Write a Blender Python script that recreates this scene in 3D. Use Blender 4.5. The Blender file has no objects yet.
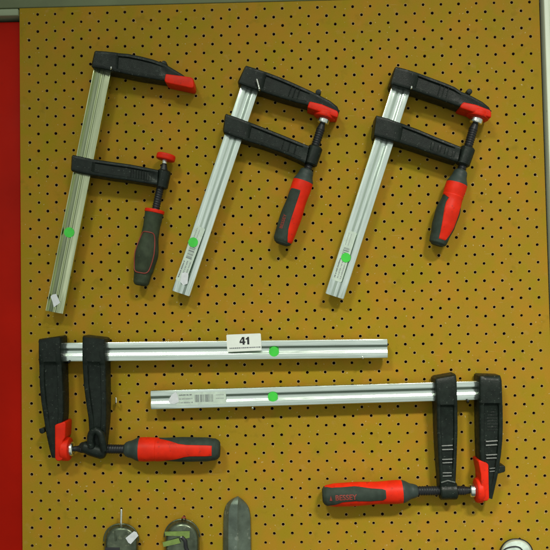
import bpy, bmesh, math, random
from mathutils import Vector, Matrix
random.seed(7)
C = bpy.context.scene.collection
S = 0.0015                       # metres per board unit
HX, HY = 8.7, 8.7*0.98374        # half pitch of the staggered holes

# ------------------------------------------------------------------ camera pose
F, RX, RY, RZ = 700.0, -3.64827917e-02, 1.56038175e-02, -1.88475125e-02
T = Vector((-245.084195, -259.2877, 697.205400))
def rot():
    cx, sx, cy, sy, cz, sz = math.cos(RX), math.sin(RX), math.cos(RY), math.sin(RY), math.cos(RZ), math.sin(RZ)
    return Matrix(((cz,-sz,0),(sz,cz,0),(0,0,1))) @ Matrix(((1,0,0),(0,cx,-sx),(0,sx,cx))) @ Matrix(((cy,0,sy),(0,1,0),(-sy,0,cy)))
R = rot(); RT = R.transposed(); CB = -(RT @ T)
def W(X, Y, h=0.0):              # board units (right, down, out) to world
    return Vector((S*X, -S*h, -S*Y))
def XY(px, py, h=0.0):           # where on the board (at height h) a photographed point lies
    d = RT @ Vector(((px-275)/F, (py-275)/F, 1))
    s = (-h - CB.z)/d.z
    p = CB + d*s
    return p.x, p.y
def at(px, py, h=0.0):
    X, Y = XY(px, py, h); return W(X, Y, h)

cam = bpy.data.objects.new('camera', bpy.data.cameras.new('camera')); C.objects.link(cam)
def b2w(v): return Vector((v.x, v.z, -v.y))
right, down, fwd = b2w(Vector(R[0])), b2w(Vector(R[1])), b2w(Vector(R[2]))
M = Matrix((right, -down, -fwd)).transposed().to_4x4(); M.translation = b2w(CB)*S
cam.matrix_world = M
cam.data.sensor_width = 36; cam.data.lens = F/550*36
cam.data.clip_start = 0.01; cam.data.clip_end = 100
bpy.context.scene.camera = cam

# ------------------------------------------------------------------ materials
def material(name, base, rough=.5, metal=0.0, var=0.0, vscale=60, bump=0.0, bscale=400, spec=.5, stretch=None, rvar=0.0, coat=0.0, spots=None, alpha=1.0):
    m = bpy.data.materials.new(name); m.use_nodes = True
    nt = m.node_tree; N = nt.nodes; L = nt.links; P = N['Principled BSDF']
    P.inputs['Base Color'].default_value = (*base, 1); P.inputs['Roughness'].default_value = rough
    P.inputs['Metallic'].default_value = metal; P.inputs['Specular IOR Level'].default_value = spec
    P.inputs['Coat Weight'].default_value = coat; P.inputs['Alpha'].default_value = alpha
    tc = N.new('ShaderNodeTexCoord'); mp = N.new('ShaderNodeMapping')
    L.new(tc.outputs['Object'], mp.inputs[0])
    if stretch: mp.inputs['Scale'].default_value = stretch
    def noise(sc, det=4, r=.55):
        n = N.new('ShaderNodeTexNoise'); n.inputs['Scale'].default_value = sc; n.inputs['Detail'].default_value = det
        n.inputs['Roughness'].default_value = r; L.new(mp.outputs[0], n.inputs['Vector']); return n
    col = None
    if var:
        n = noise(vscale); rp = N.new('ShaderNodeValToRGB'); L.new(n.outputs[0], rp.inputs[0])
        rp.color_ramp.elements[0].position = .3; rp.color_ramp.elements[1].position = .7
        rp.color_ramp.elements[0].color = (*[c*(1-var) for c in base], 1)
        rp.color_ramp.elements[1].color = (*[min(1, c*(1+var)) for c in base], 1)
        col = rp.outputs[0]
    if spots:                                            # (colour, scale, threshold, strength)
        n = noise(spots[1], 2, .5); rp = N.new('ShaderNodeValToRGB'); L.new(n.outputs[0], rp.inputs[0])
        rp.color_ramp.elements[0].position = spots[2]; rp.color_ramp.elements[1].position = spots[2]+.06
        rp.color_ramp.elements[0].color = (0,0,0,1); rp.color_ramp.elements[1].color = (spots[3],)*3+(1,)
        mx = N.new('ShaderNodeMix'); mx.data_type = 'RGBA'; L.new(rp.outputs[0], mx.inputs[0])
        if col: L.new(col, mx.inputs[6])
        else: mx.inputs[6].default_value = (*base, 1)
        mx.inputs[7].default_value = (*spots[0], 1); col = mx.outputs[2]
    if col: L.new(col, P.inputs['Base Color'])
    if rvar:
        n = noise(vscale*1.7); mr = N.new('ShaderNodeMapRange'); L.new(n.outputs[0], mr.inputs[0])
        mr.inputs[1].default_value = .3; mr.inputs[2].default_value = .7
        mr.inputs[3].default_value = max(.03, rough-rvar); mr.inputs[4].default_value = min(1, rough+rvar)
        L.new(mr.outputs[0], P.inputs['Roughness'])
    if bump:
        n = noise(bscale, 3); b = N.new('ShaderNodeBump'); b.inputs['Strength'].default_value = bump
        b.inputs['Distance'].default_value = .0006; L.new(n.outputs[0], b.inputs['Height']); L.new(b.outputs[0], P.inputs['Normal'])
    return m
M_black = material('black_cast_paint', (.009,.0135,.0105), .40, var=.35, vscale=120, bump=.3, bscale=900, rvar=.12, spec=.2, spots=((.07,.085,.07), 330, .66, .6))
M_ribgloss = material('rib_gloss_paint', (.06,.072,.062), .34, var=.5, vscale=500, spec=.6)  # lighter grey: gloss reflections on the cast ribs put into the colour
M_steel = material('blackened_steel', (.010,.011,.013), .42, spec=.35, var=.3, bump=.15, bscale=900)
M_zinc = material('zinc_plated_bar', (.74,.83,.75), .20, metal=1, var=.07, vscale=30, bump=.02, bscale=60, stretch=(1,20,20), rvar=.05, spots=((.5,.58,.5), 26, .66, .4))
M_yzinc = material('yellow_zinc_bar', (.52,.57,.36), .17, metal=1, var=.14, vscale=30, bump=.02, bscale=60, stretch=(1,20,20), rvar=.05)
M_chrome = material('bright_steel', (.78,.8,.74), .22, metal=1, var=.1, vscale=300, bump=.1)
M_red = material('red_plastic', (.66,.019,.004), .45, spec=.16, var=.16, vscale=60, bump=.15, bscale=1200, spots=((.28,.02,.012), 170, .62, .45))
M_grip = material('dark_rubber_grip', (.028,.040,.031), .65, spec=.2, var=.25, vscale=90, bump=.35, bscale=1500, spots=((.1,.11,.09), 300, .70, .35))
M_shoulder = material('dark_green_plastic', (.030,.043,.038), .5, spec=.25, var=.2, vscale=90, bump=.15, bscale=900)
M_agrip = material('moss_rubber_grip', (.034,.046,.026), .65, spec=.2, var=.3, vscale=90, bump=.4, bscale=1500, spots=((.1,.11,.06), 300, .68, .35))
M_rprint = material('dull_red_print', (.24,.03,.02), .6)
M_dot = material('green_sticker', (.045,.54,.045), .4, var=.10, vscale=120, bump=.1, bscale=300)
M_white = material('white_sticker', (.62,.63,.66), .55, var=.08, vscale=200)
M_tagw = material('white_card', (.72,.75,.70), .45, var=.04, vscale=90)
M_label = material('clear_white_label', (.50,.58,.50), .4, var=.12, vscale=120)
M_ink = material('black_ink', (.012,.012,.015), .6)
M_gink = material('grey_ink', (.12,.13,.14), .6)
M_tape = material('green_tape', (.16,.24,.05), .35, var=.2, vscale=120)
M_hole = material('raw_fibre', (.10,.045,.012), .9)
M_glass = material('dark_green_steel', (.10,.12,.08), .3, metal=.75, var=.4, vscale=70, rvar=.1, spots=((.2,.22,.14), 120, .62, .6))
M_blade = material('worn_grey_blade', (.12,.15,.12), .45, metal=.55, var=.35, vscale=50, bump=.2, bscale=500, spots=((.3,.33,.28), 90, .62, .6))
M_wchrome = material('pale_enamel', (.5,.58,.52), .3, var=.25, vscale=90)
M_beam = material('grey_green_paint', (.14,.165,.08), .7, var=.15, vscale=14, bump=.1)
M_ledge = material('grey_green_ledge', (.27,.31,.19), .6, var=.08, vscale=20)
M_post = material('pale_green_enamel', (.68,.74,.60), .5, var=.06, vscale=20, bump=.05, spots=((.3,.33,.22), 70, .7, .5))
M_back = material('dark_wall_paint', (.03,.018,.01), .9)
M_batten = material('batten_wood', (.34,.22,.10), .8, var=.2, vscale=40)
M_redp = material('red_enamel_panel', (.38,.006,.0004), .55, var=.14, vscale=9, rvar=.06, bump=.04, bscale=60, spec=.08, spots=((.34,.008,.002), 35, .7, .4))

def board_material():
    m = bpy.data.materials.new('tan_hardboard'); m.use_nodes = True
    nt = m.node_tree; N = nt.nodes; L = nt.links; P = N['Principled BSDF']
    tc = N.new('ShaderNodeTexCoord')
    def noise(sc, det=4, vec=None, r=.6):
        n = N.new('ShaderNodeTexNoise'); n.inputs['Scale'].default_value = sc; n.inputs['Detail'].default_value = det
        n.inputs['Roughness'].default_value = r; L.new(vec or tc.outputs['Object'], n.inputs['Vector']); return n.outputs[0]
    def ramp(s, a, b, ca, cb):
        r = N.new('ShaderNodeValToRGB'); L.new(s, r.inputs[0]); e = r.color_ramp.elements
        e[0].position, e[1].position = a, b; e[0].color = (*ca,1); e[1].color = (*cb,1); return r.outputs[0]
    def mix(f, a, b):
        x = N.new('ShaderNodeMix'); x.data_type = 'RGBA'
        L.new(f, x.inputs[0]); L.new(a, x.inputs[6])
        if isinstance(b, tuple): x.inputs[7].default_value = (*b,1)
        else: L.new(b, x.inputs[7])
        return x.outputs[2]
    c = ramp(noise(5, 3), .35, .65, (.310,.200,.010), (.325,.184,.018))        # slow tone drift of the board itself
    c2 = ramp(noise(900, 2), .35, .65, (.285,.185,.008), (.36,.235,.028))
    g = N.new('ShaderNodeMix'); g.data_type = 'RGBA'; g.inputs[0].default_value = .45; L.new(c, g.inputs[6]); L.new(c2, g.inputs[7]); c = g.outputs[2]
    c = mix(ramp(noise(17, 3), .44, .60, (0,0,0), (.5,.5,.5)), c, (.40,.185,.018))     # warmer and greener blotches of the stain
    c = mix(ramp(noise(24, 4), .50, .64, (0,0,0), (.45,.45,.45)), c, (.27,.215,.008))
    c = mix(ramp(noise(60, 5), .60, .74, (0,0,0), (.35,.35,.35)), c, (.42,.25,.08))     # pinkish rub marks
    c = mix(ramp(noise(33, 5), .60, .70, (0,0,0), (.5,.5,.5)), c, (.22,.15,.012))     # grubby patches
    mp = N.new('ShaderNodeMapping'); mp.inputs['Rotation'].default_value = (0,.5,0); mp.inputs['Scale'].default_value = (6,1,90)
    L.new(tc.outputs['Object'], mp.inputs[0])
    c = mix(ramp(noise(3, 2, mp.outputs[0]), .70, .74, (0,0,0), (.3,.3,.3)), c, (.48,.35,.13))  # scratches
    c = mix(ramp(noise(230, 1), .72, .76, (0,0,0), (.6,.6,.6)), c, (.55,.44,.24))
    L.new(c, P.inputs['Base Color']); P.inputs['Roughness'].default_value = .55; P.inputs['Specular IOR Level'].default_value = .03
    b = N.new('ShaderNodeBump'); b.inputs['Strength'].default_value = .25; b.inputs['Distance'].default_value = .0004
    L.new(noise(700, 4), b.inputs['Height']); L.new(b.outputs[0], P.inputs['Normal'])
    return m
M_board = board_material()
M_rim = material('pale_hole_rim', (.40,.26,.09), .8, var=.3, vscale=200)

# ------------------------------------------------------------------ mesh helpers
def new_obj(name, verts, faces, mats, parent=None, inv=None, angle=35, fmat=None):
    me = bpy.data.meshes.new(name)
    if inv is not None: verts = [inv @ v for v in verts]
    me.from_pydata([tuple(v) for v in verts], [], faces)
    for m in (mats if isinstance(mats, (list, tuple)) else [mats]): me.materials.append(m)
    if fmat: me.polygons.foreach_set('material_index', fmat)
    bm = bmesh.new(); bm.from_mesh(me); bmesh.ops.remove_doubles(bm, verts=bm.verts, dist=1e-7)
    bmesh.ops.recalc_face_normals(bm, faces=bm.faces); bm.to_mesh(me); bm.free()
    me.polygons.foreach_set('use_smooth', [True]*len(me.polygons))
    me.set_sharp_from_angle(angle=math.radians(angle)); me.update()
    o = bpy.data.objects.new(name, me); C.objects.link(o)
    if parent: o.parent = parent
    return o

class Geo:
    def __init__(s): s.v = []; s.f = []; s.m = []
    def add(s, v, f, m=0):
        k = len(s.v); s.v += v; s.f += [tuple(i+k for i in q) for q in f]; s.m += [m]*len(f); return s

def prism(poly, h0, h1, bev=1.0, hp=None, dome=0):
    """polygon (photo points read at height hp) between two heights off the board, front edges bevelled"""
    pts = [XY(x, y, h1 if hp is None else hp) for x, y in poly]
    bm = bmesh.new()
    lo = [bm.verts.new(W(X, Y, h0)) for X, Y in pts]; hi = [bm.verts.new(W(X, Y, h1)) for X, Y in pts]
    n = len(pts); bm.faces.new(hi); bm.faces.new(lo[::-1])
    for i in range(n): bm.faces.new((lo[i], lo[(i+1)%n], hi[(i+1)%n], hi[i]))
    bmesh.ops.recalc_face_normals(bm, faces=bm.faces)
    if bev: bmesh.ops.bevel(bm, geom=list(bm.edges), offset=bev*S, segments=3, profile=.5, affect='EDGES', clamp_overlap=True)
    bm.verts.index_update()
    v = [x.co.copy() for x in bm.verts]; f = [tuple(x.index for x in q.verts) for q in bm.faces]; bm.free()
    return v, f

def loft(rings, closed=True, caps=True):
    n = len(rings[0]); v = [p for r in rings for p in r]; f = []
    for i in range(len(rings)-1):
        for j in range(n if closed else n-1):
            k = (j+1) % n; f.append((i*n+j, i*n+k, (i+1)*n+k, (i+1)*n+j))
    if caps: f += [tuple(range(n))[::-1], tuple((len(rings)-1)*n+j for j in range(n))]
    return v, f

def arm(stations, h0=2.0, rim=3.0, sl=.8, b=1.3, back=False):
    """cast arm: stations (ax,ay,bx,by,h1,d) = two edge points, front height, depth of the sunk web"""
    rings = []
    for (ax, ay, bx, by, h1, d) in stations:
        A = Vector(XY(ax, ay, h1)); B = Vector(XY(bx, by, h1)); w = (B-A).length; u = (B-A)/w
        prof = [(0,h0+1),(0,h1-b),(b*.35,h1-b*.35),(b,h1),(rim,h1),(rim+sl,h1-d),(w-rim-sl,h1-d),(w-rim,h1),(w-b,h1),(w-b*.35,h1-b*.35),(w,h1-b),(w,h0+1),(w-1,h0),(1,h0)]
        rings.append([W(*(A+u*s), h) for s, h in prof])
    return loft(rings)

def frame(P0, P1):
    a = (P1-P0); L = a.length; a = a/L; o = Vector((0,-1,0)); s = a.cross(o).normalized(); o = s.cross(a).normalized()
    return a, s, o, L
def lathe(P0, P1, rad, nt=24, nth=40, flat=1.0):
    """rad(t, th) in board units, th=0 faces out of the board"""
    a, s, o, L = frame(P0, P1); rings = []
    for i in range(nt+1):
        t = i/nt; c = P0 + a*(L*t)
        rings.append([c + (s*math.sin(th)+o*math.cos(th)*flat)*rad(t, th)*S for th in [2*math.pi*j/nth for j in range(nth)]])
    return loft(rings)
def interp(tab):
    def f(t, th=0):
        if t <= tab[0][0]: return tab[0][1]
        for (a, x), (b, y) in zip(tab, tab[1:]):
            if t <= b:
                k = (t-a)/(b-a); k2 = k*k*(3-2*k) if (len(tab) > 4) else k
                return x+(y-x)*k2
        return tab[-1][1]
    return f
def lerp(tab):
    def f(t):
        if t <= tab[0][0]: return tab[0][1]
        for (a, x), (b, y) in zip(tab, tab[1:]):
            if t <= b: return x+(y-x)*(t-a)/(b-a)
        return tab[-1][1]
    return f
def thread(P0, P1, r=4.0, pitch=2.3, amp=.55):
    L = (P1-P0).length/S; n = max(1, L/pitch); nt = int(n*7)
    def rad(t, th):
        x = (t*n + th/(2*math.pi)) % 1.0
        return r - amp*(1-abs(2*x-1))
    return lathe(P0, P1, rad, nt, 32)
def tube(pts, r, n=12):
    rings = []
    for i, p in enumerate(pts):
        d = (pts[min(i+1, len(pts)-1)]-pts[max(i-1, 0)]).normalized()
        q = d.orthogonal().normalized() if i == 0 else (q-d*q.dot(d)).normalized()
        e = d.cross(q); rings.append([p+(q*math.cos(2*math.pi*j/n)+e*math.sin(2*math.pi*j/n))*r*S for j in range(n)])
    return loft(rings)
def smooth_path(pts, n=8):
    out = []
    for i in range(len(pts)-1):
        p0, p1, p2, p3 = pts[max(i-1,0)], pts[i], pts[i+1], pts[min(i+2,len(pts)-1)]
        for k in range(n):
            t = k/n; out.append(.5*((2*p1)+(p2-p0)*t+(2*p0-5*p1+4*p2-p3)*t*t+(3*p1-p0-3*p2+p3)*t**3))
    return out+[pts[-1]]
def surf(P0, P1, rad, t, th, off=.3):
    a, s, o, L = frame(P0, P1)
    return P0+a*(L*t)+(s*math.sin(th)+o*math.cos(th))*(rad(t, th)+off)*S
def patch(P0, P1, rad, t0, t1, lo, hi, nt=60, nv=24, off=.35):
    """overmoulded panel lying on a lathe between two angle curves"""
    rings = []
    for i in range(nt+1):
        t = t0+(t1-t0)*i/nt; a_, b_ = lo(t), hi(t)
        if b_-a_ < 1e-4: b_ = a_+1e-4
        ring = []
        for j in range(nv+1):
            k = j/nv; th = a_+(b_-a_)*k; e = -.25 if (j in (0, nv) or i in (0, nt)) else off
            ring.append(surf(P0, P1, rad, t, th, e))
        rings.append(ring)
    return loft(rings, closed=False, caps=False)
def strip(pts, P0, P1, rad, w=.5, off=.45):
    a, s, o, L = frame(P0, P1)
    return tube([surf(P0, P1, rad, t, th, off-.3) for t, th in pts], w, 8)
def text_mesh(txt, bold=.0):
    cu = bpy.data.curves.new('txt', 'FONT'); cu.body = txt; cu.size = 1; cu.offset = bold; cu.align_x = 'CENTER'; cu.align_y = 'CENTER'; cu.resolution_u = 3
    o = bpy.data.objects.new('txt', cu); C.objects.link(o); dg = bpy.context.evaluated_depsgraph_get(); dg.update()
    me = bpy.data.meshes.new_from_object(o.evaluated_get(dg))
    v = [x.co.copy() for x in me.vertices]; f = [tuple(p.vertices) for p in me.polygons]
    bpy.data.objects.remove(o); bpy.data.meshes.remove(me); bpy.data.curves.remove(cu); return v, f

def tag(o, label=None, cat=None, group=None, kind=None):
    if label: o['label'] = label
    if cat: o['category'] = cat
    if group: o['group'] = group
    if kind: o['kind'] = kind
    return o

class Thing:
    def __init__(s, name, label, cat, P0, P1=None, group=None):
        s.root = bpy.data.objects.new(name, None); C.objects.link(s.root); s.root.empty_display_size = .02
        ex = ((P1-P0).normalized() if P1 else Vector((1,0,0))); ez = Vector((0,-1,0)); ey = ez.cross(ex).normalized()
        m = Matrix((ex, ey, ez)).transposed().to_4x4(); m.translation = P0
        s.root.matrix_world = m; s.inv = m.inverted(); tag(s.root, label, cat, group)
    def part(s, name, geo, mats, parent=None, angle=35):
        if isinstance(geo, Geo): v, f, fm = geo.v, geo.f, geo.m
        else: v, f = geo; fm = None
        return new_obj(name, v, f, mats, parent or s.root, s.inv, angle, fm)

# ------------------------------------------------------------------ the setting
def box(X0, X1, Y0, Y1, h0, h1, bev=.8):
    bm = bmesh.new(); 
    vs = [bm.verts.new(W(x, y, h)) for h in (h0, h1) for x, y in ((X0,Y0),(X1,Y0),(X1,Y1),(X0,Y1))]
    for q in ((0,1,2,3),(4,5,6,7),(0,1,5,4),(1,2,6,5),(2,3,7,6),(3,0,4,7)): bm.faces.new([vs[i] for i in q])
    bmesh.ops.recalc_face_normals(bm, faces=bm.faces)
    if bev: bmesh.ops.bevel(bm, geom=list(bm.edges), offset=bev*S, segments=3, profile=.5, affect='EDGES')
    bm.verts.index_update(); v = [x.co.copy() for x in bm.verts]; f = [tuple(x.index for x in q.verts) for q in bm.faces]; bm.free()
    return v, f

X0, X1, Y0, Y1 = -9.4, 505.2, -6.6, 640.0
def pegboard():
    v, f, fm = [], [], []; cache = {}
    def vert(x, y, h, key=None):
        if key is None: v.append(W(x, y, h)); return len(v)-1
        if key not in cache: v.append(W(x, y, h)); cache[key] = len(v)-1
        return cache[key]
    TH = 4.0; n = 16
    for j in range(-1, 75):
        for i in range(-2, 60):
            xa, xb = max(X0, (i-.5)*HX), min(X1, (i+.5)*HX); ya, yb = max(Y0, (j-.5)*HY), min(Y1, (j+.5)*HY)
            if xb-xa < .2 or yb-ya < .2: continue
            cor = [vert(x, y, 0, ('f', round(x,3), round(y,3))) for x, y in ((xa,ya),(xb,ya),(xb,yb),(xa,yb))]
            if (i+j) % 2 == 0 or i < 0 or j < 0 or xb < (i+.4)*HX or yb < (j+.4)*HY:
                f.append(tuple(cor)); fm.append(0); continue
            cx, cy = i*HX+random.uniform(-.12,.12), j*HY+random.uniform(-.12,.12); r = random.uniform(1.25,1.46)
            def ring(rr, h):
                return [vert(cx+rr*math.cos(2*math.pi*k/n+math.pi/n*0), cy+rr*math.sin(2*math.pi*k/n), h) for k in range(n)]
            jag = random.uniform(.15,.5)
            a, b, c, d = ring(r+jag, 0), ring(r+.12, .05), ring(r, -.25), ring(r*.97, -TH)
            # corner k faces: ring quadrants around angles -135,-45,45,135 degrees
            cang = [cor[0], cor[1], cor[2], cor[3]]            # (-x,-y),(+x,-y),(+x,+y),(-x,+y)
            start = {0:8, 1:12, 2:0, 3:4}
            for q in range(4):
                s0 = start[q]
                for k in range(4): f.append((cang[q], a[(s0+k+1)%n], a[(s0+k)%n])); fm.append(0)
            for q, nx in ((0,1),(1,2),(2,3),(3,0)):
                f.append((cang[q], cang[nx], a[start[nx]%n])); fm.append(0)
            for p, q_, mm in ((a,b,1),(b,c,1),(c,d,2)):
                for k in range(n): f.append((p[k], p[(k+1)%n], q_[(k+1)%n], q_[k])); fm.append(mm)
    # edges and back rim
    k = len(v); v += [W(x, y, h) for h in (0, -TH) for x, y in ((X0,Y0),(X1,Y0),(X1,Y1),(X0,Y1))]
    for a, b in ((0,1),(1,2),(2,3),(3,0)): f.append((k+a, k+b, k+4+b, k+4+a)); fm.append(1)
    me = bpy.data.meshes.new('pegboard'); me.from_pydata([tuple(x) for x in v], [], f)
    for m in (M_board, M_rim, M_hole): me.materials.append(m)
    me.polygons.foreach_set('material_index', fm); me.update()
    o = bpy.data.objects.new('pegboard', me); C.objects.link(o)
    return tag(o, 'tan hardboard pegboard with staggered round holes covering the wall behind the clamps', 'pegboard')
pegboard()
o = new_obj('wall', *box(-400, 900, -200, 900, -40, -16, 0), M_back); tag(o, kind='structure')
o = new_obj('batten', *box(93, 225, -5.5, 3.2, -9, -4.6, .3), M_batten); tag(o, 'thin wooden batten behind the top row of pegboard holes', 'batten')
o = new_obj('cabinet_panel', *box(-300, X0-1.6, 4.6, 660, -14, -5.5, .8), M_redp); tag(o, 'glossy dark red metal panel to the left of the pegboard', 'panel')
g = Geo(); g.add(*box(-300, X0-.6, -5.6, 1.3, -15.9, 2.2, 1.0))
o = new_obj('ledge', g.v, g.f, M_ledge); tag(o, 'grey-green narrow ledge above the red panel', 'ledge')
g = Geo(); g.add(*box(-300, 620, -90, -7.6, -15.9, -1.2, 1.2)); 
o = new_obj('beam', g.v, g.f, M_beam); tag(o, 'dull grey-green painted beam along the top of the pegboard', 'beam')
g = Geo(); g.add(*box(X1+3.4, X1+8.6, -120, 700, -15.9, 4, 1.0)); g.add(*box(X1+8.8, X1+40, -120, 700, -15.9, 2.8, .6))
o = new_obj('upright_post', g.v, g.f, M_post); tag(o, 'pale green-white metal upright at the right edge of the pegboard', 'post')

# ------------------------------------------------------------------ pieces of a clamp
HB = 12.0      # height of the bar's middle
def bar(T_, a0, a1, w, mat, ridged=False):
    """a0, a1: photographed ends of the centre line; w width"""
    P0, P1 = at(*a0, 16), at(*a1, 16); P0.y = P1.y = -HB*S
    a, s, o, L = frame(P0, P1); hw = w/2; t = 4.0
    half = [(-hw,-t+.9),(-hw,t-.9),(-hw+.35,t-.25),(-hw+1.0,t),(-hw*.52,t+.12),(-hw*.42,t+.02),(-hw*.32,t-.4),(-hw*.20,t-1.1),(-hw*.08,t-1.45),(hw*.08,t-1.45),(hw*.20,t-1.1),(hw*.32,t-.4),(hw*.42,t+.02),(hw*.52,t+.12),(hw-1.0,t),(hw-.35,t-.25),(hw,t-.9),(hw,-t+.9),(hw-.9,-t),(hw*.25,-t),(0,-t+1.6),(-hw*.25,-t),(-hw+.9,-t)]
    if ridged:
        half = [(-hw,-t+.9),(-hw,t-.9),(-hw+.2,t-.1),(-hw+.8,t-.1),(-hw*.80,t-2.0),(-hw*.45,t-.95),(-hw*.36,t-.85),(-hw*.28,t-.3),(-hw*.2,t-.1),(-hw*.12,t-.35),(-hw*.05,t-1.2),(hw*.04,t-1.2),(hw*.1,t-.4),(hw*.18,t-.1),(hw*.26,t-.5),(hw*.34,t-.85),(hw*.45,t-.95),(hw*.80,t-2.0),(hw-.8,t-.1),(hw-.2,t-.1),(hw,t-.9),(hw,-t+.9),(hw-.9,-t),(0,-t+1.6),(-hw+.9,-t)]
    def ring(u, k): return [P0+a*(L*0+u)+(s*x*k+o*y*k)*S for x, y in half]
    rings = [ring(0,.96), ring(.6*S,1)]; n = 10
    rings += [ring(L*i/n, 1) for i in range(1, n)]
    rings += [ring(L-.6*S,1), ring(L,.96)]
    return T_.part('bar', loft(rings), mat, angle=28)

def handle(T_, p0, p1, table, style, hh=12.5):
    P0, P1 = at(*p0, hh), at(*p1, hh); rad = interp(table); base = T_
    return P0, P1, rad

def disc_between(p0, p1, r, h=12.0, nt=10, edge=1.0):
    P0, P1 = at(*p0, h), at(*p1, h); L = (P1-P0).length/S; e = edge/L
    return lathe(P0, P1, lerp_r([(0,r-edge),(e*.3,r-edge*.35),(e,r),(1-e,r),(1-e*.3,r-edge*.35),(1,r-edge)]), 14, 44)
def lerp_r(tab):
    g_ = lerp(tab); return lambda t, th=0: g_(t)
def sticker(T_, name, poly, mat, h=16.35, th=.12, parent=None):
    pts = [at(x, y, h) for x, y in poly]; n = len(pts); up = Vector((0,-th*S,0))
    v = pts+[p+up for p in pts]; f = [tuple(range(n)), tuple(range(n, 2*n))]+[(i,(i+1)%n,n+(i+1)%n,n+i) for i in range(n)]
    return T_.part(name, (v, f), mat, parent)
def round_dot(T_, c, r):
    poly = [(c[0]+r*math.cos(k*math.pi/16), c[1]+r*math.sin(k*math.pi/16)) for k in range(32)]
    o = sticker(T_, 'dot_sticker', poly, M_dot, 16.6); return o
def label(T_, p0, p1, hw, text_side=1, seed=1, bars=(.40,.68)):
    """printed sticker along p0->p1 (reading direction), half height hw"""
    a = Vector(p1)-Vector(p0); L = a.length; a /= L; n = Vector((-a.y, a.x)); P = Vector(p0)
    def q(u, v): r = P+a*u+n*v; return (r.x, r.y)
    o = sticker(T_, 'label', [q(1,-hw),q(L-1,-hw),q(L,-hw+1),q(L,hw-1),q(L-1,hw),q(1,hw),q(0,hw-1),q(0,-hw+1)], M_label, 16.3, .08)
    g = Geo(); rnd = random.Random(seed)
    def rect(u0, u1, v0, v1, m=0):
        pts = [at(*q(u, v), 16.46) for u, v in ((u0,v0),(u1,v0),(u1,v1),(u0,v1))]; up = Vector((0,-.05*S,0))
        g.add(pts+[p+up for p in pts], [(0,1,2,3),(4,5,6,7),(0,1,5,4),(1,2,6,5),(2,3,7,6),(3,0,4,7)], m)
    for row in range(3):
        v = -hw*.62+row*hw*.6; u = L*.06
        while u < L*(bars[0]-.05):
            w = rnd.uniform(.5, 1.3); rect(u, u+w, v-rnd.uniform(.45,.75), v+.55, 0 if row == 0 else 1); u += w+rnd.choice((.35,.4,.9))
    u = L*bars[0]
    while u < L*bars[1]:
        w = rnd.choice((.25,.4,.7)); rect(u, u+w, -hw*.62, hw*.55, 0); u += w+rnd.choice((.35,.6,.9))
    for row in range(2):
        v = -hw*.5+row*hw*.55; u = L*(bars[1]+.06)
        while u < L*.95:
            w = rnd.uniform(.6, 1.6); rect(u, u+w, v-.3, v+.3, 1); u += w+.5
    T_.part('printing', g, [M_gink, material('pale_ink', (.26,.28,.28), .6)], o)

def surface_text(T_, txt, P0, P1, rad, t_at, th_at, size, rev, mat, parent):
    """letters moulded on the handle; rev: letters read from far end to near end"""
    v, f = text_mesh(txt, .02); a, s, o, L = frame(P0, P1); out = []
    g = Geo()
    for off in (.30, .62):
        vv = []
        for p in v:
            x, y = p.x*size, p.y*size
            t = t_at+(x if not rev else -x)*S/L; r = rad(t, 0); th = th_at+(-y if not rev else y)/r
            vv.append(surf(P0, P1, rad, t, th, off))
        g.add(vv, f)
    return T_.part('lettering', g, mat, parent)

def make_clamp(name, label_, p_bar0, p_bar1, bw, bmat):
    P0 = at(*p_bar0, 0); P1 = at(*p_bar1, 0)
    T_ = Thing(name, label_, 'bar clamp', P0, P1, 'bar clamps hanging on the pegboard')
    bar(T_, p_bar0, p_bar1, bw, bmat, bmat is M_yzinc); return T_

def ribs(g, segs, h, r=.55, m=0):
    for (x0, y0, x1, y1) in segs: g.add(*tube([at(x0,y0,h), at((x0+x1)/2,(y0+y1)/2,h+.25), at(x1,y1,h)], r, 8), m)
def knob(g, x, y, r=2.6, h0=6, h1=18): g.add(*prism([(x+r*math.cos(k*math.pi/6), y+r*math.sin(k*math.pi/6)) for k in range(12)], h0, h1, .5))

def build_handle(T_, p0, p1, table, cone_t, rot_panel, kind, hh=12.5):
    P0, P1 = at(*p0, hh), at(*p1, hh); rad = interp(table)
    g = Geo(); a, s, o, L = frame(P0, P1)
    # lathe split in material bands: shoulder 0..cone_t, body, end
    nt, nth = 110, 48; rings = []
    for i in range(nt+1):
        t = i/nt; rings.append([P0+a*(L*t)+(s*math.sin(2*math.pi*j/nth)+o*math.cos(2*math.pi*j/nth))*rad(t)*S for j in range(nth)])
    v, f = loft(rings); idx = []
    for q in f:
        if len(q) > 4: idx.append(0); continue
        t = (q[0]//nth+.5)/nt
        idx.append(0 if t < cone_t else 1 if t < kind['end_t'] else 2)
    g.v, g.f, g.m = v, f, idx; idx[-1] = 2
    h = T_.part('handle', g, kind['mats'], angle=50)
    if rot_panel:
        t0, t1, lo, hi, pm = rot_panel
        pn = T_.part('grip_panel', patch(P0, P1, rad, t0, t1, lerp(lo), lerp(hi)), pm, h, angle=60)
    return h, P0, P1, rad

A_ = math.asin
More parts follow.
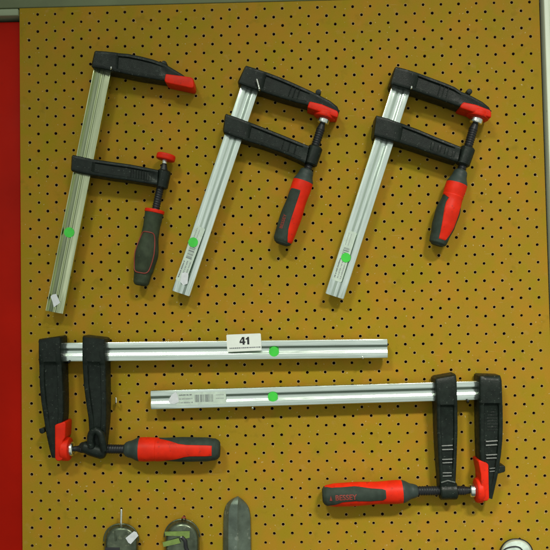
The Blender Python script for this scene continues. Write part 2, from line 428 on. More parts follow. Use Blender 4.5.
# ------------------------------------------------------------------ clamp 1, top left
T1 = make_clamp('bar_clamp', 'top left bar clamp with yellowish bar, bare red jaw tip and dark green handle', (103.5,64), (54.1,312.3), 17.3, M_yzinc)
g = Geo(); g.add(*arm([(94.6,51,91.2,66.2,21,0),(95.6,50.3,92.2,67.2,23,0),(104,50.8,101,68.6,23.5,0),(115.5,52,113.5,71,23.3,0),(117.4,52.4,116,71.8,22.5,.2),(118.6,52.6,117.5,72.1,21.8,1.6),
  (128,53.4,126,74,21.5,1.8),(140,55.8,138.5,76.6,21,1.8),(152,58.8,149.5,78.4,20.5,1.7),(160,61.6,157.5,79.8,20,1.2),(165,63.6,163,80.6,20,.1),(173,68.5,169,81,19.5,.1),(181,73.3,177,82,19,0),(187,77.6,184,83,18,0)], rim=3.2))
knob(g, 163.8, 63.5, 3.0)
T1.part('fixed_jaw', g, [M_black, M_ribgloss])
g = Geo(); g.add(*prism([(165.5,73.6),(190.5,76.8),(193.2,78.5),(194,86.5),(192,88.3),(166,82.6),(164.2,80.5)], 1.5, 21.5, 1.5))
T1.part('jaw_cap', g, M_red)
g = Geo(); g.add(*arm([(71.7,155.5,70.8,170,21,0),(72.6,154.6,71.6,171,23.5,0),(82,156.6,80.5,173,24,0),(92.6,158.9,90.5,174.8,23.5,0),(95,159.2,93.5,175.4,22.4,1.4),(110,161.4,108.5,178,21.8,1.7),(130,164.2,129,180.7,21,1.7),(145,167,144,183.2,20.5,1.7),(154,168.9,153,184.6,20.5,.6),(158,169.8,157,185.2,20.5,0)], rim=3))
sp0, sp1 = (165.2,160), (156,211)
def along(a, b, k): return (a[0]+(b[0]-a[0])*k, a[1]+(b[1]-a[1])*k)
g.add(*disc_between((164.6,170.4),(160.8,188.4), 6.6, 12.5, edge=1.3))
ribs(g, [(131+2.6*k,168.5+.35*k,130.6+2.6*k,178.5+.35*k) for k in range(9)], 19.3, .35)
T1.part('sliding_jaw', g, [M_black, M_ribgloss])
g = Geo(); g.add(*lathe(at(164.6,163.5,12.5), at(163.6,170.5,12.5), lerp_r([(0,2.2),(1,4.0)]), 6, 24)); g.add(*thread(at(164,170,12.5), at(155.7,209.5,12.5), 3.9))
T1.part('spindle', g, M_steel)
T1.part('spindle_tip', disc_between((165,158.5),(164.4,164), 2.5, 12.5, edge=.4), M_chrome)
T1.part('pressure_pad', disc_between((166.6,154.2),(165.2,160.4), 9.2, 12.5, edge=1.4), M_red)
tabA = [(0,9.0),(.05,8.7),(.2,8.2),(.28,8.4),(.58,11.4),(.78,9.6),(.86,8.2),(.95,7.6),(.985,6.6),(1,4.5)]
h, P0, P1, rad = build_handle(T1, (154.3,212.5), (140.6,285.7), tabA, .0, None, dict(end_t=2, mats=[M_agrip, M_agrip, M_agrip]))
T1.part('collar', disc_between((154.9,209.6),(154.2,213.2), 9.6, 12.5, edge=.8), M_red, h)
pts = []
for k in range(61):
    ph = 2*math.pi*k/60; c, s_ = math.cos(ph), math.sin(ph)
    sg = lambda x: math.copysign(abs(x)**.45, x)
    pts.append((.555+.275*sg(c), .10+.95*sg(s_)))
T1.part('piping', strip(pts, P0, P1, rad, .55), M_rprint, h)
round_dot(T1, (69.2,232.4), 5.1)
sticker(T1, 'paper_tab', [(50.6,296.6),(52.5,294.6),(56.3,293.9),(58,298),(60.2,302.6),(57,305),(53.8,307.4),(52.6,302)], M_white, 16.5, .15)

# ------------------------------------------------------------------ clamp 2, top middle
T2 = make_clamp('bar_clamp', 'bar clamp at top middle, red handle with dark side panel and lettering', (252.3,80), (180.7,293.5), 18.0, M_zinc)
g = Geo(); g.add(*arm([(245,66.4,237.6,82,21,0),(246.2,65.2,238.6,83.4,23.5,0),(254,67.6,247,86.6,24,0),(264,71,258,90.4,23.6,0),(266,71.6,260.5,91,22.6,.2),(267.4,72.1,262,91.6,22,1.6),
  (280,76.9,274,95.8,21.5,1.9),(292,82,285.5,99.3,21,1.9),(303,87,298,103,20.5,1.7),(311,90.6,305.5,104.6,20.5,.3),(319,94.6,313,108,20,.1),(331,101,324,110,19.5,0),(337.6,106.4,334,112,19,0),(339.4,111.6,338,114,18,0)], rim=3))
knob(g, 318.4, 92, 2.9)
ribs(g, [(292+4*k,84.5+1.8*k,288.5+4*k,95.5+1.8*k) for k in range(3)], 19.8, .4)
T2.part('fixed_jaw', g, [M_black, M_ribgloss])
T2.part('jaw_cap', prism([(309.4,101),(322,104),(337.4,110.6),(338.6,113.5),(337.6,117.8),(325,113.5),(307.2,107.6)], 1.2, 22, 1.4), M_red)
ax = Vector((-8.5,24.7)).normalized()
g = Geo(); g.add(*arm([(224.9,114.8,222.8,131,21,0),(226,113.4,223.8,132.5,23.5,0),(236,116.8,233,136.3,24,0),(248.6,121.5,244.6,140.3,23.5,0),(250.8,122.4,247,141,22.5,.3),(252.5,123,248.4,141.7,21.8,1.6),(268,129,263.5,146.3,21.4,1.9),(285,135.8,281,152.6,21,1.9),(298,141.2,294,158,20.5,1.8),(304,143.6,300.5,161,20.5,.4),(309,145.6,305,163.4,20.5,0)], rim=3))
g.add(*disc_between((316,146.5),(309.6,165.3), 7.0, 12.5, edge=1.4))
ribs(g, [(284+6*k,140.5+2.4*k,281.5+6*k,149.5+2.6*k) for k in range(3)], 19.4, .45)
T2.part('sliding_jaw', g, [M_black, M_ribgloss])
g = Geo(); g.add(*lathe(at(323.2,121.5,12.5), at(320.4,130,12.5), lerp_r([(0,2.6),(.4,2.8),(1,4.3)]), 8, 28)); g.add(*thread(at(320.5,129.6,12.5), at(306.6,173,12.5), 4.3))
T2.part('spindle', g, M_steel)
g = Geo(); g.add(*disc_between((324.4,118),(322.6,123.8), 5.7, 12.5, edge=1.2)); T2.part('spindle_tip', g, M_chrome)
T2.part('pressure_pad', disc_between((325.9,112),(323.9,118.7), 10.7, 12.2, edge=1.6), M_red)
tabB = [(0,4.9),(.02,6.5),(.06,7.2),(.17,9.9),(.22,10),(.42,9.5),(.62,10.3),(.8,9.8),(.93,9.3),(.975,8.2),(1,5.6)]
redk = dict(end_t=.955, mats=[M_shoulder, M_red, M_grip])
dark_panel = (.29,.955, [(.29,-.95),(.33,-1.25),(.5,-1.35),(.72,-1.55),(.9,-1.6),(.955,-1.6)], [(.29,.05),(.33,.12),(.6,.12),(.68,.12),(.8,.20),(.9,.42),(.955,.62)], M_grip)
def sgn(p0, p1):      # th>0 side of a frame in the photograph: +1 when it lies to the right of p0->p1's downward run
    return 1
h, P0, P1, rad = build_handle(T2, (307.3,169.5), (281.6,244.6), tabB, .165, None, redk)
a, s, o_, L = frame(P0, P1); SG = 1 if s.x > 0 else -1
def mk_panel(T_, h, P0, P1, rad, t0, t1, lo, hi, mat, name='grip_panel'):
    """lo/hi given with + meaning the photo's right (or lower) side of the axis"""
    a, s, o_, L = frame(P0, P1); horizontal = abs(a.x) > abs(a.z)
    k = (1 if s.z < 0 else -1) if horizontal else (1 if s.x > 0 else -1)
    if k > 0: l2, h2 = lo, hi
    else: l2, h2 = [(t, -x) for t, x in hi], [(t, -x) for t, x in lo]
    return T_.part(name, patch(P0, P1, rad, t0, t1, lerp(l2), lerp(h2)), mat, h, angle=60)
pn = mk_panel(T2, h, P0, P1, rad, .29, .972, dark_panel[2], dark_panel[3], M_grip)
surface_text(T2, 'BESSEY', P0, P1, rad, .73, .55 if SG < 0 else -.55, 4.6, True, M_rprint, h)
round_dot(T2, (193.1,242.3), 4.9)
label(T2, (180.2,281.5), (200.5,227), 5.2, seed=2, bars=(.42,.66))
sticker(T2, 'paper_tab', [(181.5,273.3),(185,272.2),(188.6,273.4),(187.6,283.6),(183.2,285.4),(180.3,281.6)], M_white, 16.6, .15)

# ------------------------------------------------------------------ clamp 3, top right
T3 = make_clamp('bar_clamp', 'bar clamp at top right, dark handle with a long red centre panel', (403.4,81.5), (334.5,296.3), 18.6, M_zinc)
g = Geo(); g.add(*arm([(394.8,67.6,390,82.6,21,0),(396.2,66.3,391,84,23.5,0),(405,68.4,400,86.6,24,0),(416,71.8,411,89.8,23.6,0),(418.4,72.6,413.6,90.6,22.6,.3),(420,73.2,415.4,91.1,22,1.6),
  (433,78,428,95.6,21.5,1.9),(445,82.4,440.5,99.8,21,1.9),(455,86.6,450,103.3,20.5,1.7),(462,91.4,457.5,106,20.5,.3),(470,94.6,465,108,20,.1),(483,101.6,476,110,19.5,0),(489.5,107,486,112,19,0),(491.3,111.3,489.5,114,18,0)], rim=3))
knob(g, 469.6, 91.4, 2.9)
ribs(g, [(441+4*k,84.5+1.6*k,437.8+4*k,95.5+1.6*k) for k in range(3)], 19.8, .4)
T3.part('fixed_jaw', g, [M_black, M_ribgloss])
T3.part('jaw_cap', prism([(463.8,101.8),(476,104.4),(490.4,109.8),(491.8,112.5),(491.4,117.8),(479,114),(460.2,107.8),(461,104.6)], 1.2, 22, 1.4), M_red)
g = Geo(); g.add(*arm([(375.6,116.4,373.2,134,21,0),(376.8,115.2,374.2,135.6,23.5,0),(388,118,384.5,138.6,24,0),(400,122.4,396.4,142,23.5,0),(402.4,123.2,399,142.7,22.5,.3),(404,123.8,400.4,143.2,21.8,1.6),(420,129.8,416,148.2,21.4,1.9),(436,136.6,432.5,154,21,1.9),(450,142.2,446.5,158.6,20.5,1.8),(456,144.6,452.5,160.6,20.5,.4),(461,146.5,457.5,162,20.5,0)], rim=3))
g.add(*disc_between((468.4,147.4),(462,165.6), 7.0, 12.5, edge=1.4))
for k in range(4): g.add(*prism([(432+7*k,141.6+2.9*k),(435+7*k,142.8+2.9*k),(433+7*k,151+2.6*k),(430+7*k,149.8+2.6*k)], 17, 20.4, .5))
T3.part('sliding_jaw', g, [M_black, M_ribgloss])
g = Geo(); g.add(*lathe(at(476.2,121.5,12.5), at(473,130,12.5), lerp_r([(0,2.8),(.3,3),(1,4.4)]), 8, 28)); g.add(*thread(at(473.1,129.6,12.5), at(460.4,173,12.5), 4.4))
T3.part('spindle', g, M_steel)
T3.part('spindle_tip', disc_between((477.4,117.4),(475.4,123.8), 6.1, 12.5, edge=1.3), M_chrome)
T3.part('pressure_pad', disc_between((479,111.6),(477,118.4), 11, 12.2, edge=1.6), M_red)
tabC = [(0,5.2),(.02,6.4),(.06,7),(.19,10.2),(.25,10.3),(.38,9.6),(.55,11.6),(.72,11.0),(.9,9.0),(.965,8.4),(1,5.6)]
h, P0, P1, rad = build_handle(T3, (461.2,170.5), (436.9,245.3), tabC, .185, None, dict(end_t=.36, mats=[M_shoulder, M_red, M_grip]))
mk_panel(T3, h, P0, P1, rad, .33, .93, [(.33,-1.9),(.40,-.55),(.46,-.62),(.55,-.55),(.75,-.35),(.93,-.22)], [(.33,1.9),(.42,1.35),(.5,.95),(.7,1.0),(.85,.9),(.93,.55)], M_red)
round_dot(T3, (345.9,257.6), 4.8)
label(T3, (336.6,281), (352.2,231.5), 5.0, seed=3, bars=(.5,.66))

# ------------------------------------------------------------------ clamp 4, middle row, opening down at left
T4 = make_clamp('bar_clamp', 'upper horizontal bar clamp with jaws at left and the white number tag on its bar', (52,352.4), (387.6,348.5), 18.2, M_zinc)
g = Geo(); g.add(*arm([(38.9,339,59.4,336,20.5,0),(38.2,340.2,60.4,337.2,23.5,0),(38.2,350,60.4,348,24,0),(38.4,361.6,60.8,361.6,24,0),(38.6,363.4,61.2,363.4,22.8,.8),(38.8,366,61.6,366,22.5,1.4),(39.2,385,62.4,385,22,1.7),(40.8,402,63,402,21.5,1.7),(43,416,63,416,21,1.5),(44.8,428,62,428,20.5,.4),(46.4,437,61,437,20,0),(49,449,60,449,19,0),(51.2,457.6,59,458.6,18,0)], rim=4.5))
knob(g, 41.8, 431, 2.8)
T4.part('fixed_jaw', g, [M_black, M_ribgloss])
T4.part('jaw_cap', prism([(54.6,425.4),(57,424),(64.6,421.6),(65.6,424),(65,438),(62.5,441),(62.5,459.5),(60,461.2),(56.6,461.2),(54.8,458.5)], 1.2, 21.5, 1.4), M_red)
T4.part('pressure_pad', disc_between((62,448.9),(70.6,448.9), 11.2, 12.2, edge=1.8), M_red)
T4.part('spindle_tip', disc_between((68.4,449),(74,448.8), 6.8, 12.5, edge=1.6), M_chrome)
g = Geo(); g.add(*arm([(83,335.6,103.4,338,20.5,0),(82.2,337,104.4,339.4,23.5,0),(82,348,104.4,349,24,0),(82,361,105,362,24,0),(82.3,363.5,105.2,364.3,22.8,.8),(82.4,366,105.4,366.6,22.4,1.4),(83.4,385,105.8,385,22,1.7),(86,405,106.2,405,21.5,1.7),(88,418,106,418,21,1.5),(88.6,428,105.6,428,20,.4),(89,436,105.4,436,17,0),(90,450,104.6,450,14,0)], rim=4.5))
# strap-like loop and slanting boss at the foot of the sliding jaw
loop = smooth_path([at(x, y, hh) for x, y, hh in ((91.5,447,17),(90.6,439,18.5),(92,433,19),(96.5,430.6,19.5),(100.6,434,20),(102.4,441,20),(104,450,18))], 8)
g.add(*tube(loop, 3.5, 16))
g.add(*lathe(at(79.5,445.4,12.5), at(106.2,453.4,12.5), interp([(0,2.2),(.06,4.0),(.2,5.8),(.5,6.6),(.85,6.6),(.95,5.6),(1,3.6)]), 30, 30))
T4.part('sliding_jaw', g, [M_black, M_ribgloss])
g = Geo(); g.add(*lathe(at(73.5,448.8,12.5), at(82,448.6,12.5), lerp_r([(0,2.5),(.4,2.6),(1,4.2)]), 8, 28)); g.add(*thread(at(81.5,448.6,12.5), at(126,449.2,12.5), 4.4, amp=.3))
T4.part('spindle', g, M_steel)
tabD = [(0,5.0),(.02,6.8),(.05,7.8),(.16,11.2),(.22,11.4),(.4,10.8),(.62,11.5),(.85,11.2),(.95,10.2),(.98,9),(1,7)]
h, P0, P1, rad = build_handle(T4, (124.3,449.2), (219.8,449.4), tabD, .163, None, dict(end_t=.36, mats=[M_shoulder, M_red, M_grip]))
mk_panel(T4, h, P0, P1, rad, .33, .93, [(.33,-1.9),(.38,-1.35),(.5,-.95),(.58,-.68),(.66,-.58),(.93,-.55)], [(.33,1.9),(.38,1.5),(.45,1.05),(.55,.78),(.64,.50),(.7,.42),(.93,.42)], M_red)
round_dot(T4, (274,351.6), 5.0)
tg = sticker(T4, 'number_tag', [(226.4,335.4),(227.2,334.7),(260,333.3),(260.8,334),(261.6,349.6),(260.9,350.4),(228.2,352),(227.4,351.3)], M_tagw, 17.2, .5)
D4 = [(-.05,-.36),(-.05,-.16),(-.47,-.16),(-.47,-.03),(-.12,.36),(.06,.36),(.06,-.03),(.16,-.03),(.16,-.16),(.06,-.16),(.06,-.36)]
D4 = [(x-.04, y) for x, y in D4]
v = [Vector((x*.92, y, 0)) for x, y in D4]; hole = [(-.09,-.03),(-.36,-.03),(-.09,.27)]
# the 4 is cut into strips round its open triangle
q4 = [[(-.18,-.36),(.01,-.36),(.01,.36),(-.18,.36)], [(-.46,-.20),(-.18,-.20),(-.18,-.05),(-.46,-.05)], [(.01,-.20),(.09,-.20),(.09,-.05),(.01,-.05)], [(-.46,-.05),(-.33,-.05),(-.18,.20),(-.18,.36),(-.21,.36)]]
q1 = [[(.26,-.36),(.45,-.36),(.45,.36),(.30,.36),(.26,.30)], [(.13,.22),(.13,.08),(.26,.13),(.26,.30),(.20,.24)]]
v, f = [], []
for q in q4+q1:
    f.append(tuple(range(len(v), len(v)+len(q)))); v += [Vector((x, y, 0)) for x, y in q]
def flat_text(v, cx, cy, size, h, ang):
    out = []
    ca, sa = math.cos(ang), math.sin(ang)
    for p in v:
        x, y = p.x*size, -p.y*size; out.append(at(cx+x*ca-y*sa, cy+x*sa+y*ca, h))
    return out
T4.part('number', (flat_text(v, 244.4, 340.8, 10.6, 17.8, -.04), f), M_ink, tg)
g = Geo(); rnd = random.Random(5); u = 229.5
while u < 259.5:
    w = rnd.uniform(.5, 1.7); y = 348.4-(u-229)*.042; p = [at(x_, y_, 17.8) for x_, y_ in ((u,y-.6),(u+w,y-.6),(u+w,y+.5),(u,y+.5))]; g.add(p, [(0,1,2,3)]); u += w+.4
T4.part('small_print', g, M_gink, tg)

# ------------------------------------------------------------------ clamp 5, lower row, jaws at right
T5 = make_clamp('bar_clamp', 'lower horizontal bar clamp with both jaws at right and ribbed black arms', (490,390.2), (150.7,400.2), 18.0, M_zinc)
g = Geo(); g.add(*arm([(480.6,375,500.6,375.6,20,0),(479.7,376.4,501.6,378,22.6,0),(479.6,380,502.2,381,24,0),(479.6,392,502.6,392,24,0),(479.8,403,503,403,24,0),(479.8,404.2,503,404.2,23,1.2),(479.8,406,503.2,406,22.6,2),(479.8,425,503.4,425,22,2),(479.9,440,503,440,21.6,2),(480.2,455,501.6,455,21,2),(480.6,464,500.2,464,20.6,1.6),(482,474,498.6,474,20,1.2),(486,486,496,486,19,0),(487,497.5,492.8,499.5,18,0)], rim=3.8, b=1.6))
g.add(*prism([(499,466),(504.8,465.8),(505.4,467),(505.4,471.2),(504.4,472.2),(498,474)], 5, 18, .7))
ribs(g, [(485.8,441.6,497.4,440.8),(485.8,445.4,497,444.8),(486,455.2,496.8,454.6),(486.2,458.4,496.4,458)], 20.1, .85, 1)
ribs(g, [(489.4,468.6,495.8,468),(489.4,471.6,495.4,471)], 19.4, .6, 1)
ribs(g, [(487,409+3*k,497+.8*(k%2),409+3*k) for k in range(8)], 20.0, .3)
T5.part('fixed_jaw', g, [M_black, M_ribgloss])
T5.part('jaw_cap', prism([(478.2,461.4),(480,460.4),(487.4,463.4),(488.6,465),(489.3,498.6),(487.6,501),(484,501.2),(481.4,499),(481,475)], 1.2, 21.8, 1.4), M_red)
T5.part('pressure_pad', disc_between((482.4,490.2),(475,490.2), 11.6, 12.2, edge=1.8), M_red)
T5.part('spindle_tip', disc_between((476.2,490.3),(469,490.5), 6.2, 12.5, edge=1.8), M_chrome)
g = Geo(); g.add(*arm([(436.6,377.4,455.4,374,20,0),(435.2,379.4,456.4,375.6,22.6,0),(435.6,383,457,380.6,24,0),(436,392,457.4,392,24,0),(436.6,404.6,457.8,404.6,24,0),(436.7,406,457.8,406,23,1.2),(436.8,408,457.8,408,22.6,2),(437.2,430,458,430,22,2),(438,450,457.4,450,21.4,2),(438.9,466,456.8,466,20.8,2),(439.6,475,456.4,475,20.4,1),(440,483,456,483,19.5,0),(440,490,456,490,18,0)], rim=3.2, b=1.6))
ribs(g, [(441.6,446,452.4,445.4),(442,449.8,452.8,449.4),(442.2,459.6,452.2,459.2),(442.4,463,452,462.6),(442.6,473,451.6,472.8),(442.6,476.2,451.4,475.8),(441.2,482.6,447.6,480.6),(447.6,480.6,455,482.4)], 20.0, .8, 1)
g.add(*disc_between((439.2,490.8),(456.6,490.4), 8.3, 12.5, edge=1.2))
T5.part('sliding_jaw', g, [M_black, M_ribgloss])
g = Geo(); g.add(*thread(at(417,490.8,12.5), at(465,490.4,12.5), 4.5)); g.add(*lathe(at(464.5,490.4,12.5), at(470,490.4,12.5), lerp_r([(0,4),(1,2.8)]), 6, 24))
T5.part('spindle', g, M_steel)
tabE = [(0,5.0),(.02,6.0),(.05,6.8),(.16,10.6),(.22,10.9),(.42,10.3),(.66,11.0),(.86,10.7),(.95,9.6),(.98,8.4),(1,6)]
h, P0, P1, rad = build_handle(T5, (417.4,490.8), (322.4,495.6), tabE, .165, None, dict(end_t=.975, mats=[M_shoulder, M_red, M_grip]))
mk_panel(T5, h, P0, P1, rad, .34, .985, [(.34,-.45),(.38,-.6),(.5,-.72),(.66,-.98),(.8,-.95),(.9,-1.0),(.985,-1.4)], [(.34,.25),(.38,.5),(.5,.52),(.66,.38),(.8,.45),(.9,.85),(.985,1.3)], M_grip)
surface_text(T5, 'BESSEY', P0, P1, rad, .762, 0, 6.5, True, M_rprint, h)
mt = Geo(); SE = -1 if frame(P0, P1)[1].z > 0 else 1
for off in (.3,.7): mt.add([surf(P0, P1, rad, .762+t*S/(P1-P0).length, th*SE, off) for t, th in ((12.8,.22),(14,.22),(15.2,.22),(14.6,0),(14,-.22),(13.4,0))], [(0,1,2,3,4,5)])
T5.part('emblem', mt, M_rprint, h)
round_dot(T5, (272.8,396.6), 5.0)
label(T5, (176,399.2), (226,397.7), 6.3, seed=4, bars=(.38,.74))
sticker(T5, 'paper_tab', [(168,400.6),(172,394.5),(176,391.8),(178.4,397),(178.8,402),(175,403.8),(170.5,403.6)], M_white, 16.6, .15)

# ------------------------------------------------------------------ hooks and pegs
def peg(label_, pts, r=1.1, cat='peg', name='peg', mat=M_chrome, group='small pegs in the pegboard'):
    w = [at(*p) for p in pts]; T_ = Thing(name, label_, cat, w[0], None, group)
    g = Geo(); g.add(*tube(smooth_path(w, 5) if len(w) > 2 else w, r, 12)); e = w[-1]; d = (w[-1]-w[-2]).normalized()
    g.add(*lathe(e-d*.05*S, e+d*.7*S, lerp_r([(0,r),(.5,r*.8),(1,r*.3)]), 4, 12))
    v, f = g.v, g.f; me_o = new_obj(name, v, f, mat, None, T_.inv); me_o.matrix_world = T_.inv.inverted()
    for k in ('label','category','group'): me_o[k] = T_.root[k]
    bpy.data.objects.remove(T_.root)
peg('bright peg under the head of the top left clamp', [(110.6,70,-3),(110.9,69.2,22),(111.2,67.2,25.5)], .9)
peg('slanting silver hook in front of the head of the top middle clamp', [(259.6,92,-3),(259.6,90,24.5),(258.6,86,26.3),(256.8,79.4,27)], .9)
peg('bright peg under the head of the top right clamp', [(411,90,-3),(411.3,88.6,23),(411.6,86.6,25.5)], .9)
peg('dark peg under the bar of the upper horizontal clamp near its jaws', [(68.6,362.6,-3),(69,361.6,17)], 1.1, mat=M_steel)
peg('pale peg under the right end of the upper horizontal clamp bar', [(362.6,359.2,-3),(362.8,357.8,17.5)], 1.0)
peg('pale peg under the middle of the lower horizontal clamp bar', [(252.3,409.4,-3),(252.6,408,17)], 1.0)
peg('dull peg under the lower horizontal clamp bar between its two jaws', [(467.6,402.4,-3),(467.9,401,17.5)], 1.2, mat=M_steel)
peg('bare pale peg sticking out right of the upper clamp\'s sliding jaw', [(115.6,404,-3),(116,403.4,8),(116.2,401,9.5),(116,397.8,9.5)], .9)
peg('upright silver hook above the leftmost tool at the bottom edge', [(121.2,527,-3),(121.1,526,12),(121.2,518,14),(121.4,509.5,14)], 1.2, 'hook', 'hook')
peg('small reddish hook above the green-taped tool at the bottom edge', [(182,519.6,-2),(182.2,518.2,9),(183.8,516.8,9.5),(185.4,518.2,9),(185.6,519.6,-2)], .6, 'hook', 'hook', M_rprint)

# ------------------------------------------------------------------ tools cut by the bottom edge
def dome_outline(cx, top, hw, bottom, n=20, p=2.2):
    H = hw*1.0; pts = []
    for k in range(n+1):
        t = math.pi*k/n; c, s_ = math.cos(t), math.sin(t)
        pts.append((cx-math.copysign(abs(c)**(2/p), c)*hw, top+H-(abs(s_)**(2/p))*H))
    return pts+[(cx+hw, bottom), (cx-hw, bottom)]
def domed(outline, cx, cy, h0, h1, steps=7, shrink=.82):
    """layered shell: outline pulled towards the middle as it rises"""
    rings = []
    for i in range(steps+1):
        t = i/steps; k = 1-(1-shrink)*(1-math.cos(t*math.pi/2)); h = h0+(h1-h0)*math.sin(t*math.pi/2)
        rings.append([at(cx+(x-cx)*k, cy+(y-cy)*k, h) for x, y in outline])
    return loft(rings)
t = Thing('hanging_tool', 'leftmost tool at the bottom edge, dark rounded metal head with a white paper tab', 'tool', at(121,560,0))
ol = dome_outline(121.2, 524.0, 17.2, 600)
t.part('head', domed(ol, 121.2, 560, 1, 11, shrink=.8), M_glass)
rim = [at(x, y, 3) for x, y in ol[:21]]; t.part('rim', tube(smooth_path(rim, 3), .8, 10), M_glass)
sticker(t, 'paper_tab', [(134,531.2),(136.6,532.2),(138.4,535.6),(130.8,544),(128.4,542.6),(125.6,538)], M_white, 11.6, .3)
t.part('slot', prism([(105,547.6),(119.5,547.6),(119.5,556),(105,556)], 9, 11.6, .3), M_ink)
t.part('highlight_streak', tube([at(115,531,10.6), at(115.8,541,11.3)], .8, 8), M_glass)  # raised streak added in place of the head's vertical highlight
t = Thing('hanging_tool', 'dark rounded metal tool head with green tape strips at the bottom edge', 'tool', at(182,560,0))
ol = dome_outline(182, 519.4, 17.6, 600, p=2.0)
t.part('head', domed(ol, 182, 560, 1, 13, shrink=.8), M_glass)
t.part('rim', tube(smooth_path([at(x, y, 3) for x, y in ol[:21]], 3), .8, 10), M_glass)
sticker(t, 'tape', [(164.6,531.6),(189.8,531),(189.6,537.6),(185.6,538.4),(180,536),(165.4,535.6)], M_tape, 13.4, .4)
sticker(t, 'tape', [(162.6,542.2),(178.6,538),(180.6,543),(163.6,546.8)], M_tape, 14.4, .4)
t.part('rivet', disc_between((181,536.6),(181.1,537.4), 1.0, 15, edge=.3), M_chrome)
t.part('clip', tube(smooth_path([at(181.5,537,14), at(185,541,14.6), at(186,548,14), at(190,556,13.4)], 5), 1.8, 10), M_ink)
t = Thing('trowel', 'trowel with a pointed dull grey ridged blade at the bottom edge', 'tool', at(237.5,560,0))
def sp2(tab, k=6):
    q = smooth_path([Vector((x, y, 0)) for x, y in tab], k); return [(p.x, p.y) for p in q]
lv = sp2([(237.4,496.2),(231.5,499.2),(226.6,504),(224.2,511),(223.4,520),(223,550),(222.8,600)]); rv = sp2([(238,496.2),(243.2,500),(248,505.8),(250,512.5),(250.7,521),(251.2,550),(251.4,600)])
rings = []
for i, ((lx, ly), (rx, ry)) in enumerate(zip(lv, rv)):
    k = min(1, (i/len(lv)*3)**.6); mx, my = 238.6, (ly+ry)/2
    def pt(u, h): 
        x = lx+(mx-lx)*u if u <= 1 else mx+(rx-mx)*(u-1); y = ly+(my-ly)*min(u,1) if u <= 1 else my+(ry-my)*(u-1)
        return at(x, y, h)
    rings.append([pt(0,1.2), pt(.03,2+1.2*k), pt(.2,3+3.5*k), pt(.34,3.6+6.2*k), pt(.5,3.6+6.8*k), pt(.93,3.8+7.2*k), pt(1,3.4+6.6*k), pt(1.3,3.2+5*k), pt(1.7,2.6+3.4*k), pt(1.95,2+1.6*k), pt(2,1.2)])
t.part('blade', loft(rings), M_blade, angle=25)
t = Thing('hanging_tool', 'pale enamelled rounded tool end at the bottom right corner', 'tool', at(516,560,0))
ol = dome_outline(516.4, 539.4, 16.2, 600)
t.part('head', domed(ol, 516.4, 560, 1, 12, shrink=.86), M_wchrome)
t.part('rim', tube(smooth_path([at(x, y, 3) for x, y in ol[:21]], 3), 1.0, 10), M_steel)
t.part('groove', tube(smooth_path([at(x, y, 12.4) for x, y in ((502.6,551),(506,548.6),(511,547),(516,546.6),(520,547.8),(523,551))], 6), .6, 8), M_ink)

# ------------------------------------------------------------------ light
world = bpy.data.worlds.new('World'); bpy.context.scene.world = world; world.use_nodes = True
nt = world.node_tree; N = nt.nodes; L = nt.links; bg = N['Background']
tc = N.new('ShaderNodeTexCoord'); sp = N.new('ShaderNodeSeparateXYZ'); L.new(tc.outputs['Generated'], sp.inputs[0])
rp = N.new('ShaderNodeValToRGB'); mr = N.new('ShaderNodeMapRange'); L.new(sp.outputs[2], mr.inputs[0]); mr.inputs[1].default_value = -1; L.new(mr.outputs[0], rp.inputs[0])
e = rp.color_ramp.elements; e[0].position = .2; e[0].color = (.08,.10,.08,1); e[1].position = .8; e[1].color = (.36,.41,.36,1)
x = rp.color_ramp.elements.new(.5); x.color = (.15,.18,.15,1)
sx = N.new('ShaderNodeMapRange'); sx.interpolation_type = 'SMOOTHSTEP'; L.new(sp.outputs[0], sx.inputs[0]); sx.inputs[1].default_value = .25; sx.inputs[2].default_value = .75; sx.inputs[4].default_value = .8
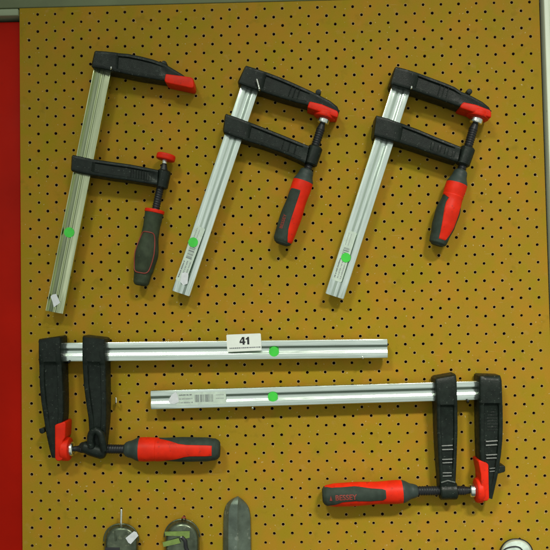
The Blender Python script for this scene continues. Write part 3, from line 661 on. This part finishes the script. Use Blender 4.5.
sm = N.new('ShaderNodeMix'); sm.data_type = 'RGBA'; L.new(sx.outputs[0], sm.inputs[0]); L.new(rp.outputs[0], sm.inputs[6]); sm.inputs[7].default_value = (.50,.56,.48,1)
# bright patch added behind the camera so the bars reflect paler
mf = N.new('ShaderNodeMapRange'); mf.interpolation_type = 'SMOOTHSTEP'; L.new(sp.outputs[1], mf.inputs[0])
mf.inputs[1].default_value = -.60; mf.inputs[2].default_value = -.92; mf.inputs[3].default_value = 0; mf.inputs[4].default_value = 1
ad = N.new('ShaderNodeMix'); ad.data_type = 'RGBA'; L.new(mf.outputs[0], ad.inputs[0]); L.new(sm.outputs[2], ad.inputs[6]); wn = N.new('ShaderNodeTexNoise'); wn.inputs['Scale'].default_value = 4.5; wn.inputs['Detail'].default_value = 3; L.new(tc.outputs['Generated'], wn.inputs['Vector'])
wr = N.new('ShaderNodeValToRGB'); L.new(wn.outputs[0], wr.inputs[0]); q = wr.color_ramp.elements
q[0].position = .36; q[0].color = (.42,.47,.42,1); q[1].position = .62; q[1].color = (.84,.88,.86,1); L.new(wr.outputs[0], ad.inputs[7])
L.new(ad.outputs[2], bg.inputs[0]); bg.inputs[1].default_value = 1.0

ctr = W(250, 270, 0)
def lamp(name, dirv, dist, power, col, sx, sy, aim):
    d = bpy.data.lights.new(name, 'AREA'); d.shape = 'RECTANGLE'; d.size = sx; d.size_y = sy; d.energy = power; d.color = col
    o = bpy.data.objects.new(name, d); C.objects.link(o); v = Vector(dirv).normalized(); o.location = ctr+v*dist
    o.rotation_euler = (aim-o.location).to_track_quat('-Z', 'Y').to_euler(); return o
a1 = lamp('ceiling_lamp', (.40,-1,.80), 3.0, 3.6, (1,.95,.86), .42, .18, W(500, 610)); a1.data.spread = math.radians(40)
a2 = lamp('ceiling_lamp', (-.36,-1,.82), 3.0, 2.35, (.90,1,.82), .42, .18, W(470, 740)); a2.data.spread = math.radians(40)

sc = bpy.context.scene
sc.view_settings.view_transform = 'Standard'; sc.view_settings.look = 'None'; sc.view_settings.exposure = 0; sc.view_settings.gamma = 1
sc.render.resolution_x = sc.render.resolution_y = 1024
